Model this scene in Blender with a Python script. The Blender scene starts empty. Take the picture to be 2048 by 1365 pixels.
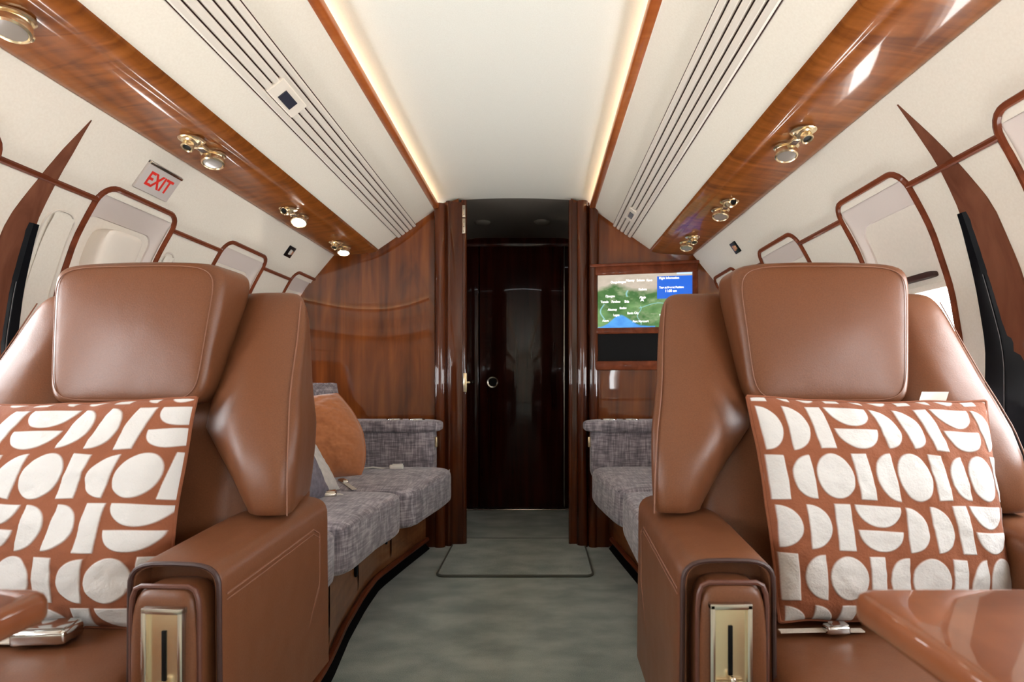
import bpy, bmesh, math, random
import numpy as np
from mathutils import Vector, Matrix, Euler
PI = math.pi
random.seed(4)
S = bpy.context.scene
COL = S.collection

# ------------------------------------------------------------------ camera, world, exposure
cd = bpy.data.cameras.new('camera'); cam = bpy.data.objects.new('camera', cd); COL.objects.link(cam)
cam.location = (0.13, 0, 0.87); cam.rotation_euler = (PI/2, 0, 0)
cd.sensor_width = 36; cd.lens = 36*1150/2048
cd.shift_x = -54/2048; cd.shift_y = 83/2048
cd.clip_start = 0.02
cd.dof.use_dof = True; cd.dof.focus_distance = 1.6; cd.dof.aperture_fstop = 8
S.camera = cam
S.view_settings.view_transform = 'Standard'; S.view_settings.look = 'None'
S.view_settings.gamma = 1; S.view_settings.use_curve_mapping = False
S.view_settings.exposure = 0.27
W = bpy.data.worlds.new('world'); S.world = W; W.use_nodes = True
bg = W.node_tree.nodes['Background']; bg.inputs[1].default_value = 1.0
# overcast sky, with extra brightness added below the horizon to light the ceilings
_t = W.node_tree.nodes.new('ShaderNodeTexCoord'); _s = W.node_tree.nodes.new('ShaderNodeSeparateXYZ'); _r = W.node_tree.nodes.new('ShaderNodeValToRGB')
_m = W.node_tree.nodes.new('ShaderNodeMapRange'); _m.inputs[1].default_value = -.25; _m.inputs[2].default_value = .10
_r.color_ramp.elements[0].color = (1.0, .98, .95, 1); _r.color_ramp.elements[1].color = (.93, .97, 1.0, 1)
_k = W.node_tree.nodes.new('ShaderNodeMapRange'); _k.inputs[1].default_value = -.25; _k.inputs[2].default_value = .10; _k.inputs[3].default_value = 26.0; _k.inputs[4].default_value = 18.0
_l = W.node_tree.links
_l.new(_t.outputs['Generated'], _s.inputs[0]); _l.new(_s.outputs[2], _m.inputs[0]); _l.new(_m.outputs[0], _r.inputs[0]); _l.new(_r.outputs[0], bg.inputs[0])
_l.new(_s.outputs[2], _k.inputs[0]); _l.new(_k.outputs[0], bg.inputs[1])
COVE = 30.0          # brightness of the cove strips
LAMP = 30.0
try:
    S.cycles.max_bounces = 10; S.cycles.diffuse_bounces = 5; S.cycles.glossy_bounces = 4
    S.cycles.sample_clamp_indirect = 6.0; S.cycles.caustics_reflective = False; S.cycles.caustics_refractive = False
except Exception: pass

# ------------------------------------------------------------------ materials
def lin(c): return tuple(((v/255)/12.92 if v/255 <= .04045 else ((v/255+.055)/1.055)**2.4) for v in c)
def mat(name, c, rough=.5, metal=0, coat=0, spec=.5, emit=None, es=0, sheen=0, coat_rough=.03):
    m = bpy.data.materials.new(name); m.use_nodes = True
    b = m.node_tree.nodes['Principled BSDF']
    b.inputs['Base Color'].default_value = (*lin(c), 1); b.inputs['Roughness'].default_value = rough
    b.inputs['Metallic'].default_value = metal; b.inputs['Coat Weight'].default_value = coat
    b.inputs['Coat Roughness'].default_value = coat_rough
    b.inputs['Specular IOR Level'].default_value = spec; b.inputs['Sheen Weight'].default_value = sheen
    if emit: b.inputs['Emission Color'].default_value = (*lin(emit), 1); b.inputs['Emission Strength'].default_value = es
    return m
def N(m, t, **kw):
    n = m.node_tree.nodes.new(t)
    for k, v in kw.items():
        if k in n.inputs: n.inputs[k].default_value = v
        else: setattr(n, k, v)
    return n
def L(m, a, b): m.node_tree.links.new(a, b)
def coords(m, scale=(1, 1, 1), rot=(0, 0, 0)):
    t = N(m, 'ShaderNodeTexCoord'); mp = N(m, 'ShaderNodeMapping'); mp.inputs['Scale'].default_value = scale
    mp.inputs['Rotation'].default_value = rot
    L(m, t.outputs['Object'], mp.inputs['Vector']); return mp.outputs[0]
def ramp(m, fac, stops):
    r = N(m, 'ShaderNodeValToRGB'); e = r.color_ramp.elements
    while len(e) < len(stops): e.new(.5)
    for i, (p, c) in enumerate(stops): e[i].position = p; e[i].color = (*lin(c), 1)
    L(m, fac, r.inputs[0]); return r.outputs[0]
def bump(m, h, strength, dist=.002):
    b = N(m, 'ShaderNodeBump'); b.inputs['Strength'].default_value = strength; b.inputs['Distance'].default_value = dist
    L(m, h, b.inputs['Height']); L(m, b.outputs[0], m.node_tree.nodes['Principled BSDF'].inputs['Normal']); return b

def noisy(name, c1, c2, scale=60, rough=.5, bs=.2, stretch=(1, 1, 1), **kw):
    m = mat(name, c1, rough, **kw); v = coords(m, stretch)
    n = N(m, 'ShaderNodeTexNoise', Scale=scale, Detail=5.0); L(m, v, n.inputs['Vector'])
    L(m, ramp(m, n.outputs['Fac'], [(.3, c1), (.7, c2)]), m.node_tree.nodes['Principled BSDF'].inputs['Base Color'])
    if bs: bump(m, n.outputs['Fac'], bs)
    return m
def wood(name, dark, mid, light, grain='z', scale=1.0, rough=.18, coat=.8, figure=.5, cr=.04):
    m = mat(name, mid, rough, coat=coat, coat_rough=cr, spec=.08)
    long_, wide = 1.2*scale, 22*scale
    sc = {'x': (long_, wide, wide), 'y': (wide, long_, wide), 'z': (wide, wide, long_)}[grain]
    n1 = N(m, 'ShaderNodeTexNoise', Scale=1.0, Detail=6.0, Distortion=.6); L(m, coords(m, sc), n1.inputs['Vector'])
    sc2 = {'x': (26, 5, 5), 'y': (5, 22, 5), 'z': (7, 7, 1.6)}[grain]
    n2 = N(m, 'ShaderNodeTexNoise', Scale=scale, Detail=3.0, Distortion=1.5); L(m, coords(m, sc2), n2.inputs['Vector'])
    mx = N(m, 'ShaderNodeMix'); mx.inputs[0].default_value = figure
    L(m, n1.outputs['Fac'], mx.inputs[2]); L(m, n2.outputs['Fac'], mx.inputs[3])
    L(m, ramp(m, mx.outputs[0], [(.33, dark), (.5, mid), (.68, light)]), m.node_tree.nodes['Principled BSDF'].inputs['Base Color'])
    return m
M = {}
M['cream'] = noisy('cream_vinyl', (228, 223, 211), (222, 216, 203), 180, .55, .08)
M['cream_flat'] = mat('cream_plastic', (228, 220, 208), .42)
M['slat'] = mat('slat_plastic', (214, 207, 197), .45)
M['shade'] = noisy('shade_panel', (226, 218, 206), (220, 212, 200), 120, .6, .05)
M['liner'] = mat('liner_grey', (206, 196, 190), .5)
M['ceiling'] = noisy('ceiling_fabric', (219, 220, 213), (213, 213, 205), 300, .8, .1)
M['ceiling_shaded'] = noisy('vestibule_shaded_fabric', (104, 98, 90), (92, 88, 80), 300, .8, .1)  # ceiling fabric darkened; the unlit vestibule's shade is put into the colour
M['wood_y'] = wood('wood_ceiling', (92, 48, 18), (122, 68, 26), (142, 84, 38), 'y', 1.0, .3, .35, .6, .05)
M['wood_rail'] = wood('wood_rail', (126, 62, 26), (156, 84, 40), (176, 102, 54), 'y', 1, .3, .3, .3)
M['wood_z'] = wood('wood_bulkhead', (68, 29, 9), (102, 49, 16), (132, 70, 26), 'z', 1.0, .22, .75, .5, .02)
M['wood_post'] = wood('wood_post', (48, 19, 8), (74, 33, 14), (96, 47, 22), 'z', 1.0, .2, .8, .2, .03)
M['wood_trim'] = wood('wood_trim', (88, 42, 24), (108, 54, 32), (126, 66, 42), 'y', 1, .35, .15, .2)
M['wood_rib'] = wood('wood_rib', (92, 54, 38), (108, 66, 48), (122, 78, 58), 'z', 1, .6, .05, .2)
M['wood_door'] = wood('wood_door', (36, 10, 6), (46, 14, 8), (58, 20, 12), 'z', 1, .2, .45, .2)
M['wood_table'] = wood('wood_table', (96, 52, 30), (116, 66, 40), (134, 80, 52), 'x', .6, .3, 1.0, .3, .03)
M['wood_base'] = wood('wood_divan_base', (110, 64, 36), (140, 88, 52), (164, 108, 68), 'y', 1, .3, .6, .3)
M['leather'] = noisy('brown_leather', (107, 66, 43), (98, 59, 37), 420, .35, .10, spec=.3)
_m = M['leather']; _n = N(_m, 'ShaderNodeTexNoise', Scale=9.0, Detail=2.0); L(_m, coords(_m), _n.inputs['Vector'])
_b = N(_m, 'ShaderNodeBump'); _b.inputs['Strength'].default_value = .25; _b.inputs['Distance'].default_value = .012; L(_m, _n.outputs['Fac'], _b.inputs['Height'])
L(_m, _b.outputs[0], [q for q in _m.node_tree.nodes if q.type == 'BUMP' and q != _b][0].inputs['Normal'])
M['leather_dark'] = noisy('dark_leather', (92, 54, 42), (82, 46, 36), 420, .4, .12)
M['thread'] = mat('thread', (122, 80, 60), .6)
M['piping'] = mat('piping', (54, 28, 22), .5)
M['black'] = mat('black_gloss', (10, 12, 16), .3, spec=.2)
M['grey_line'] = mat('grey_line', (120, 122, 126), .4)
M['blackm'] = mat('black_matte', (6, 6, 8), .5, spec=.15)
M['brass'] = mat('brass', (240, 220, 182), .24, metal=.9)
M['nickel'] = mat('nickel', (200, 192, 180), .25, metal=1)
M['steel'] = mat('steel', (215, 215, 212), .15, metal=1)
M['lens'] = mat('lens', (120, 112, 104), .2, coat=.5)
M['lamp_on'] = mat('lamp_on', (255, 255, 255), .3, emit=(255, 246, 232), es=LAMP)
M['cove'] = mat('cove_on', (255, 240, 215), .3, emit=(255, 226, 186), es=COVE)
M['strap'] = noisy('strap_web', (206, 196, 182), (188, 178, 166), 500, .7, .3)
M['white'] = mat('white_plastic', (226, 222, 214), .4)
M['rust'] = noisy('rust_velvet', (178, 110, 64), (164, 98, 54), 60, .85, .1, sheen=.5)
M['denim'] = noisy('grey_cotton', (132, 126, 136), (104, 98, 108), 60, .9, .3)
M['offwhite'] = noisy('offwhite_cotton', (206, 200, 194), (190, 184, 178), 60, .9, .3)
M['red'] = mat('red_ink', (196, 40, 30), .5, emit=(200, 40, 30), es=.15)
M['redtag'] = mat('red_tag', (214, 84, 66), .6)
M['sign'] = mat('sign_plate', (190, 184, 180), .4)
M['dark_glass'] = mat('dark_screen', (52, 54, 66), .2)
M['label_text'] = mat('screen_text', (255, 255, 255), .5, emit=(255, 255, 255), es=.9)
M['copper'] = mat('copper_face', (220, 160, 120), .35, metal=.6)
def fabric():
    m = mat('grey_tweed', (112, 104, 108), .9, sheen=.3)
    v = coords(m, (1, 1, 1))
    n1 = N(m, 'ShaderNodeTexNoise', Scale=1.0, Detail=2.0); L(m, coords(m, (170, 16, 16)), n1.inputs['Vector'])
    n2 = N(m, 'ShaderNodeTexNoise', Scale=1.0, Detail=2.0); L(m, coords(m, (18, 18, 150)), n2.inputs['Vector'])
    n3 = N(m, 'ShaderNodeTexNoise', Scale=1.0, Detail=2.0); L(m, coords(m, (20, 130, 20)), n3.inputs['Vector'])
    a = N(m, 'ShaderNodeMath', operation='ADD'); L(m, n1.outputs['Fac'], a.inputs[0]); L(m, n2.outputs['Fac'], a.inputs[1])
    b = N(m, 'ShaderNodeMath', operation='ADD'); L(m, a.outputs[0], b.inputs[0]); L(m, n3.outputs['Fac'], b.inputs[1])
    c = N(m, 'ShaderNodeMath', operation='MULTIPLY'); c.inputs[1].default_value = 1/3; L(m, b.outputs[0], c.inputs[0])
    L(m, ramp(m, c.outputs[0], [(.38, (92, 86, 93)), (.5, (132, 124, 130)), (.63, (182, 173, 178))]), m.node_tree.nodes['Principled BSDF'].inputs['Base Color'])
    bump(m, c.outputs[0], .5, .004); return m
M['tweed'] = fabric()
def carpet():
    m = mat('carpet', (96, 98, 90), .95, sheen=.3)
    n1 = N(m, 'ShaderNodeTexNoise', Scale=5.5, Detail=3.0); L(m, coords(m, (1, 1.6, 1)), n1.inputs['Vector'])
    n2 = N(m, 'ShaderNodeTexNoise', Scale=350.0, Detail=3.0); L(m, coords(m), n2.inputs['Vector'])
    mx = N(m, 'ShaderNodeMix'); mx.inputs[0].default_value = .4
    L(m, n1.outputs['Fac'], mx.inputs[2]); L(m, n2.outputs['Fac'], mx.inputs[3])
    L(m, ramp(m, mx.outputs[0], [(.38, (128, 142, 136)), (.62, (178, 189, 181))]), m.node_tree.nodes['Principled BSDF'].inputs['Base Color'])
    bump(m, n2.outputs['Fac'], .6, .004); return m
M['carpet'] = carpet()
M['carpet_edge'] = mat('carpet_edge', (84, 87, 80), .95)
def glass():
    m = bpy.data.materials.new('window_glass'); m.use_nodes = True; nt = m.node_tree
    nt.nodes.remove(nt.nodes['Principled BSDF']); out = nt.nodes['Material Output']
    t = nt.nodes.new('ShaderNodeBsdfTransparent'); g = nt.nodes.new('ShaderNodeBsdfGlossy'); g.inputs['Roughness'].default_value = .02
    mx = nt.nodes.new('ShaderNodeMixShader'); mx.inputs[0].default_value = .05
    nt.links.new(t.outputs[0], mx.inputs[1]); nt.links.new(g.outputs[0], mx.inputs[2]); nt.links.new(mx.outputs[0], out.inputs[0]); return m
M['glass'] = glass()
def vcol(name, emit=False, rough=.9, sheen=0):
    m = mat(name, (255, 255, 255), rough, sheen=sheen); a = N(m, 'ShaderNodeAttribute', attribute_name='Col')
    b = m.node_tree.nodes['Principled BSDF']
    if emit:
        b.inputs['Base Color'].default_value = (0, 0, 0, 1); b.inputs['Roughness'].default_value = .3
        L(m, a.outputs['Color'], b.inputs['Emission Color']); b.inputs['Emission Strength'].default_value = 1.15
    else:
        L(m, a.outputs['Color'], b.inputs['Base Color'])
        n = N(m, 'ShaderNodeTexNoise', Scale=260.0, Detail=3.0); L(m, coords(m), n.inputs['Vector']); bump(m, n.outputs['Fac'], .35, .003)
    return m
M['applique'] = vcol('applique_cotton'); M['map'] = vcol('map_display', True)

# ------------------------------------------------------------------ helpers
def tag(o, label=None, cat=None, group=None, kind=None):
    if label: o['label'] = label
    if cat: o['category'] = cat
    if group: o['group'] = group
    if kind: o['kind'] = kind
    return o
def empty(name, loc, rz=0):
    o = bpy.data.objects.new(name, None); COL.objects.link(o); o.location = loc; o.rotation_euler = (0, 0, rz); o.empty_display_size = .05; return o
def thing(name, label, cat, loc=(0, 0, 0), rz=0, group=None): return tag(empty(name, loc, rz), label, cat, group)
def mesh_obj(name, verts, faces, m, parent=None, smooth=True, off=None):
    me = bpy.data.meshes.new(name); me.from_pydata([tuple(v) for v in verts], [], [tuple(f) for f in faces]); me.update()
    if m is not None: me.materials.append(m)
    if smooth: me.polygons.foreach_set('use_smooth', [True]*len(me.polygons))
    o = bpy.data.objects.new(name, me); COL.objects.link(o)
    if parent is not None: o.parent = parent
    return o
class MB:
    """collects shapes into one mesh"""
    def __init__(s): s.v = []; s.f = []
    def add(s, v, f, mtx=None):
        o = len(s.v); s.v += [tuple(mtx @ Vector(p)) if mtx is not None else tuple(p) for p in v]; s.f += [tuple(i+o for i in q) for q in f]; return s
    def build(s, name, m, parent=None, smooth=True, sharp=35, off=(0, 0, 0)):
        v = [(p[0]-off[0], p[1]-off[1], p[2]-off[2]) for p in s.v]
        o = mesh_obj(name, v, s.f, m, parent, smooth)
        bm = bmesh.new(); bm.from_mesh(o.data); bmesh.ops.recalc_face_normals(bm, faces=bm.faces)
        if smooth:
            for e in bm.edges:
                if len(e.link_faces) == 2 and e.calc_face_angle(0) > math.radians(sharp): e.smooth = False
        bm.to_mesh(o.data); bm.free(); return o
def box(x0, x1, y0, y1, z0, z1):
    v = [(x, y, z) for x in (x0, x1) for y in (y0, y1) for z in (z0, z1)]
    return v, [(0, 1, 3, 2), (4, 6, 7, 5), (0, 4, 5, 1), (2, 3, 7, 6), (0, 2, 6, 4), (1, 5, 7, 3)]
def bbox(x0, x1, y0, y1, z0, z1, r=.004, seg=2):
    bm = bmesh.new(); v, f = box(x0, x1, y0, y1, z0, z1)
    vs = [bm.verts.new(p) for p in v]; [bm.faces.new([vs[i] for i in q]) for q in f]
    bmesh.ops.bevel(bm, geom=list(bm.edges), offset=r, segments=seg, affect='EDGES', profile=.5)
    bm.verts.index_update(); R = [tuple(p.co) for p in bm.verts], [tuple(x.index for x in q.verts) for q in bm.faces]; bm.free(); return R
def grid(nu, nv, fn, flip=False):
    v = [fn(i/(nu-1), j/(nv-1)) for j in range(nv) for i in range(nu)]
    f = [(j*nu+i, j*nu+i+1, (j+1)*nu+i+1, (j+1)*nu+i) for j in range(nv-1) for i in range(nu-1)]
    return v, f
def tube(pts, r, seg=8, closed=False, ry=None):
    pts = [Vector(p) for p in pts]; n = len(pts); V = []; F = []
    up = None
    for i in range(n):
        a = pts[(i-1) % n] if (closed or i > 0) else pts[0]; b = pts[(i+1) % n] if (closed or i < n-1) else pts[-1]
        t = (b-a).normalized()
        if up is None:
            up = t.orthogonal().normalized()
        up = (up-t*up.dot(t)).normalized(); w = t.cross(up)
        rr = r[i] if isinstance(r, (list, tuple)) else r
        for k in range(seg):
            a_ = 2*PI*k/seg; V.append(pts[i]+up*math.cos(a_)*rr+w*math.sin(a_)*rr)
    m = n if closed else n-1
    for i in range(m):
        for k in range(seg):
            V0 = i*seg+k; V1 = i*seg+(k+1) % seg; W0 = ((i+1) % n)*seg+k; W1 = ((i+1) % n)*seg+(k+1) % seg
            F.append((V0, V1, W1, W0))
    if not closed: F.append(tuple(range(seg))[::-1]); F.append(tuple((n-1)*seg+k for k in range(seg)))
    return V, F
def lathe(prof, seg=24, cap=True):
    V = []; F = []
    for r, h in prof:
        for k in range(seg): V.append((r*math.cos(2*PI*k/seg), r*math.sin(2*PI*k/seg), h))
    for i in range(len(prof)-1):
        for k in range(seg): F.append((i*seg+k, i*seg+(k+1) % seg, (i+1)*seg+(k+1) % seg, (i+1)*seg+k))
    if cap: F.append(tuple(range(seg))[::-1]); F.append(tuple((len(prof)-1)*seg+k for k in range(seg)))
    return V, F
def squad(fn, n=10, p=6.0, p2=None):
    """super-ellipsoid cube mapped through fn(u,v,w), u,v,w in -1..1"""
    bm = bmesh.new(); bmesh.ops.create_cube(bm, size=2)
    bmesh.ops.subdivide_edges(bm, edges=list(bm.edges), cuts=n, use_grid_fill=True)
    out = []
    for q in bm.verts:
        c = [math.sin(t*PI/2)*.35+.65*t for t in q.co]
        k = (sum(abs(t)**p for t in c))**(1/p)
        out.append(fn(*[t/k for t in c]))
    bm.verts.index_update(); f = [tuple(x.index for x in q.verts) for q in bm.faces]; bm.free(); return out, f
def ip(x, xs, ys): return float(np.interp(x, xs, ys))
def sm(x, a, b):
    t = min(1, max(0, (x-a)/(b-a))); return t*t*(3-2*t)
def rrect(y0, y1, z0, z1, r, seg=6):
    pts = []
    for cy, cz, a0 in ((y1-r, z1-r, 0), (y0+r, z1-r, PI/2), (y0+r, z0+r, PI), (y1-r, z0+r, 1.5*PI)):
        for k in range(seg+1): a = a0+PI/2*k/seg; pts.append((cy+r*math.cos(a), cz+r*math.sin(a)))
    return pts
def dense(pts, step):
    out = []
    for i in range(len(pts)):
        a = Vector(pts[i]); b = Vector(pts[(i+1) % len(pts)]); n = max(1, int((b-a).length/step))
        for k in range(n): out.append(a.lerp(b, k/n))
    return out
def text(s, size, m, parent=None, name='lettering', mtx=None, ex=.0006, sx=1, bold=0, align='CENTER'):
    c = bpy.data.curves.new(name, 'FONT'); c.body = s; c.size = size; c.extrude = ex; c.align_x = align; c.align_y = 'CENTER'; c.offset = bold
    o = bpy.data.objects.new('tmp', c); COL.objects.link(o)
    me = bpy.data.meshes.new_from_object(o.evaluated_get(bpy.context.evaluated_depsgraph_get()))
    bpy.data.objects.remove(o); me.transform(Matrix.Diagonal((sx, 1, 1, 1)))
    if mtx is not None: me.transform(mtx)
    me.materials.clear(); me.materials.append(m)
    q = bpy.data.objects.new(name, me); COL.objects.link(q); q.parent = parent; return q

# ------------------------------------------------------------------ cabin shell
WZ = [0, .3, .5, .75, .95, 1.1, 1.25, 1.352, 1.40, 1.45, 1.525, 1.60]
WX = [.97, 1.06, 1.12, 1.16, 1.165, 1.14, 1.09, 1.035, 1.003, .968, .915, .862]
def wx(z): return sum(ip(z+d, WZ, WX) for d in (-.03, -.015, 0, .015, .03))/5
Y0, Y1 = -3.0, 3.10
WIN_L = [(1.51, 1.82), (2.10, 2.42), (2.69, 3.00), (.92, 1.23), (.33, .64), (-.27, .04), (-.87, -.56), (-1.46, -1.15), (-2.05, -1.74)]
WIN_R = [(1.405, 1.715), (1.99, 2.32), (2.59, 2.90), (.815, 1.125), (.22, .53), (-.37, -.06), (-.97, -.66), (-1.56, -1.25), (-2.15, -1.84)]
ZB, ZT = .78, 1.37
def side_wall(sg, wins, name):
    zs = sorted(set([round(z, 4) for z in np.arange(0, 1.53, .03)]+[ZB, ZT, 1.53]))
    ys = sorted(set([Y0, Y1]+[round(y, 4) for w in wins for y in (w[0]+.012, w[1]-.012)]))
    V = [(sg*wx(z), y, z) for y in ys for z in zs]; F = []
    for i in range(len(ys)-1):
        for j in range(len(zs)-1):
            yc = (ys[i]+ys[i+1])/2; zc = (zs[j]+zs[j+1])/2
            if ZB < zc < ZT and any(w[0] < yc < w[1] for w in wins): continue
            a = i*len(zs)+j; F.append((a, a+1, a+len(zs)+1, a+len(zs)))
    return tag(MB().add(V, F).build(name, M['cream']), kind='structure')
side_wall(-1, WIN_L, 'wall_left'); side_wall(1, WIN_R, 'wall_right')
fl = MB().add(*box(-1.1, 1.1, Y0, 4.1, -.03, 0)).build('floor', M['carpet']); tag(fl, kind='structure')
# ceiling arch over the aisle, runs on over the small vestibule
def cz(x): return 1.864-.11*x*x-(.35*max(0, abs(x)-.30)**1.5)
tag(MB().add(*grid(31, 20, lambda u, v: (-.50+1.0*u, Y0+(3.10-Y0)*v, cz(-.50+1.0*u)))).build('ceiling', M['ceiling']), kind='structure')
tag(MB().add(*grid(31, 8, lambda u, v: (-.45+.9*u, 3.10+.95*v, cz(-.45+.9*u)+.002))).build('ceiling_vestibule', M['ceiling_shaded']), kind='structure')
for sg, nm in ((-1, 'ceiling_left'), (1, 'ceiling_right')):
    # side panel between the rail and the wood strip, with the hidden pocket for the cove strip
    pr = [(.495, 1.84), (.50, 1.80), (.50, 1.775), (.424, 1.789), (.426, 1.790), (.524, 1.7115), (.56, 1.682), (.615, 1.639), (.712, 1.562), (.72, 1.575)]
    V = [(sg*x, y, z) for y in (Y0, Y1) for x, z in pr]; n = len(pr)
    tag(MB().add(V, [(i, i+1, n+i+1, n+i) for i in range(n-1)]).build(nm, M['cream'], sharp=20), kind='structure')
    rail = MB().add(*bbox(sg*.398, sg*.430, Y0, Y1-.02, 1.788, 1.814, .006, 3)).build('trim_rail_%s' % nm[8:], M['wood_rail']); tag(rail, kind='structure')
    cv = MB().add(*box(sg*.462, sg*.482, Y0, Y1-.06, 1.790, 1.797)).build('trim_cove_%s' % nm[8:], M['cove']); tag(cv, kind='structure')
    pr = [(.705, 1.575), (.710, 1.560), (.718, 1.552), (.745, 1.5445), (.758, 1.541), (.764, 1.5425), (.770, 1.5395), (.80, 1.535), (.85, 1.5285), (.900, 1.521), (.914, 1.520), (.919, 1.525), (.919, 1.54)]
    V = [(sg*x, y, z) for y in (Y0, Y1) for x, z in pr]; n = len(pr)
    tag(MB().add(V, [(i, i+1, n+i+1, n+i) for i in range(n-1)]).build('trim_service_%s' % nm[8:], M['wood_y'], sharp=60), kind='structure')
    # horizontal wood line between the windows
    wins = sorted(WIN_L if sg < 0 else WIN_R)
    segs = []; y = Y0
    for w in wins: segs.append((y, w[0])); y = w[1]
    segs.append((y, Y1-.03)); mb = MB()
    for a, b in segs:
        if b-a > .02: mb.add(*tube([(sg*(wx(1.352)-.002), a, 1.352), (sg*(wx(1.352)-.002), b, 1.352)], .0078, 8))
    tag(mb.build('trim_waist_%s' % nm[8:], M['wood_trim']), kind='structure')
# rear shell behind the camera
tag(MB().add(*box(-1.2, 1.2, Y0-.03, Y0, 0, 1.9)).build('wall_front', M['cream']), kind='structure')

# ------------------------------------------------------------------ windows
def window(i, sg, w, zopen, dark=True, visible=True):
    y0, y1 = w; root = tag(empty('window_%d' % i, (sg*1.16, (y0+y1)/2, ZB)), kind='structure'); O = root.location
    def P(y, z, d): return (sg*(wx(z)+d)-O.x, y-O.y, z-O.z)
    outer = dense([(a, b, 0) for a, b in rrect(y0, y1, ZB-.03, 1.392, .045)], .03)
    mb = MB().add(*tube([P(a, b, -.001) for a, b, _ in outer], .0080, 8, True)); mb.build('window_frame', M['wood_trim'], root)
    inner = []
    zc = (ZB-.03+1.392)/2
    for a, b, _ in outer:
        t = (b-(ZB-.03))/(1.392-ZB+.03)
        inner.append((y0+.022+(a-y0)*(y1-y0-.044)/(y1-y0), ZB-.01+t*(1.322-ZB+.01)))
    n = len(outer); V = [P(a, b, 0) for a, b, _ in outer]+[P(a, b, .022) for a, b in inner]+[P(a, b, .045) for a, b in inner]
    F = [(k+r*n, (k+1) % n+r*n, (k+1) % n+(r+1)*n, k+(r+1)*n) for k in range(n) for r in range(2)]
    MB().add(V, F).build('liner', M['liner'], root, sharp=25)
    g = grid(4, 16, lambda u, v: P(y0+.018+(y1-y0-.036)*u, zopen+(1.335-zopen)*v, .028)); MB().add(*g).build('shade', M['shade'], root)
    MB().add(*grid(2, 14, lambda u, v: P(y0+.01+(y1-y0-.02)*u, ZB-.01+(1.335-ZB)*v, .044))).build('pane', M['glass'], root)
    MB().add(*bbox(*(sorted((P(0, zopen, .012)[0], P(0, zopen, .034)[0]))), y0+.02-O.y, y1-.02-O.y, zopen-.006-O.z, zopen+.012-O.z, .004)).build('shade_rail', M['shade'], root)
    return root, P
wl1, P1 = window(1, -1, WIN_L[0], .98)
window(2, -1, WIN_L[1], .98); window(3, -1, WIN_L[2], .98)
wr1, P2 = window(4, 1, WIN_R[0], 1.115)
window(5, 1, WIN_R[1], .98); window(6, 1, WIN_R[2], .98)
k = 7
for w in WIN_L[3:]: window(k, -1, w, 1.2); k += 1
for w in WIN_R[3:]: window(k, 1, w, 1.2); k += 1
# daylight portals in the window openings (they only guide the sky's light)
for sg, ws in ((-1, WIN_L), (1, WIN_R)):
    for i, w in enumerate(ws):
        ld = bpy.data.lights.new('daylight', 'AREA'); ld.shape = 'RECTANGLE'; ld.size = w[1]-w[0]; ld.size_y = .46; ld.cycles.is_portal = True
        lo = bpy.data.objects.new('daylight', ld); COL.objects.link(lo)
        lo.location = (sg*1.215, (w[0]+w[1])/2, 1.0); lo.rotation_euler = (PI/2, 0, PI/2*sg)
# oxygen-mask style cover bump with a slot, left of the first window on the left
mb = MB().add(*squad(lambda u, v, w: P1(1.655+.075*u, 1.235+.065*v, .012-.035*w), 6, 5)); mb.build('shade_pull', M['cream_flat'], wl1)
MB().add(*bbox(-.022, .022, -.03, .03, -.006, .006, .003), Matrix.Translation(Vector(P1(1.655, 1.178, -.010)))).build('slot', M['blackm'], wl1)
MB().add(*squad(lambda u, v, w: P2(1.545+.075*u, 1.150+.008*v, .022-.010*w), 5, 6)).build('shade_pull', M['piping'], wr1)
# thin raised seams of the round access covers beside the windows
def cover(label, sg, y0, y1, z0, z1, r):
    pts = dense([(a, b, 0) for a, b in rrect(y0, y1, z0, z1, r)], .02)
    c = Vector((sg*wx((z0+z1)/2), (y0+y1)/2, (z0+z1)/2))
    t = thing('access_cover', label, 'cover', c)
    MB().add(*tube([(sg*(wx(b)-.001)-c.x, a-c.y, b-c.z) for a, b, _ in pts], .0028, 6, True)).build('cover_seam', M['slat'], t)
    MB().add(*grid(6, 10, lambda u, v: (sg*(wx(z0+(z1-z0)*v)-.0012)-c.x, y0+.012+(y1-y0-.024)*u-c.y, z0+.012+(z1-z0-.024)*v-c.z))).build('cover_panel', M['cream'], t)
cover('cream cover with rounded seam beside the dark rib on left wall', -1, 1.405, 1.49, .95, 1.30, .035)
cover('small cream cover beyond the first wood-framed window on left wall', -1, 1.835, 1.90, 1.12, 1.29, .03)

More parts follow.
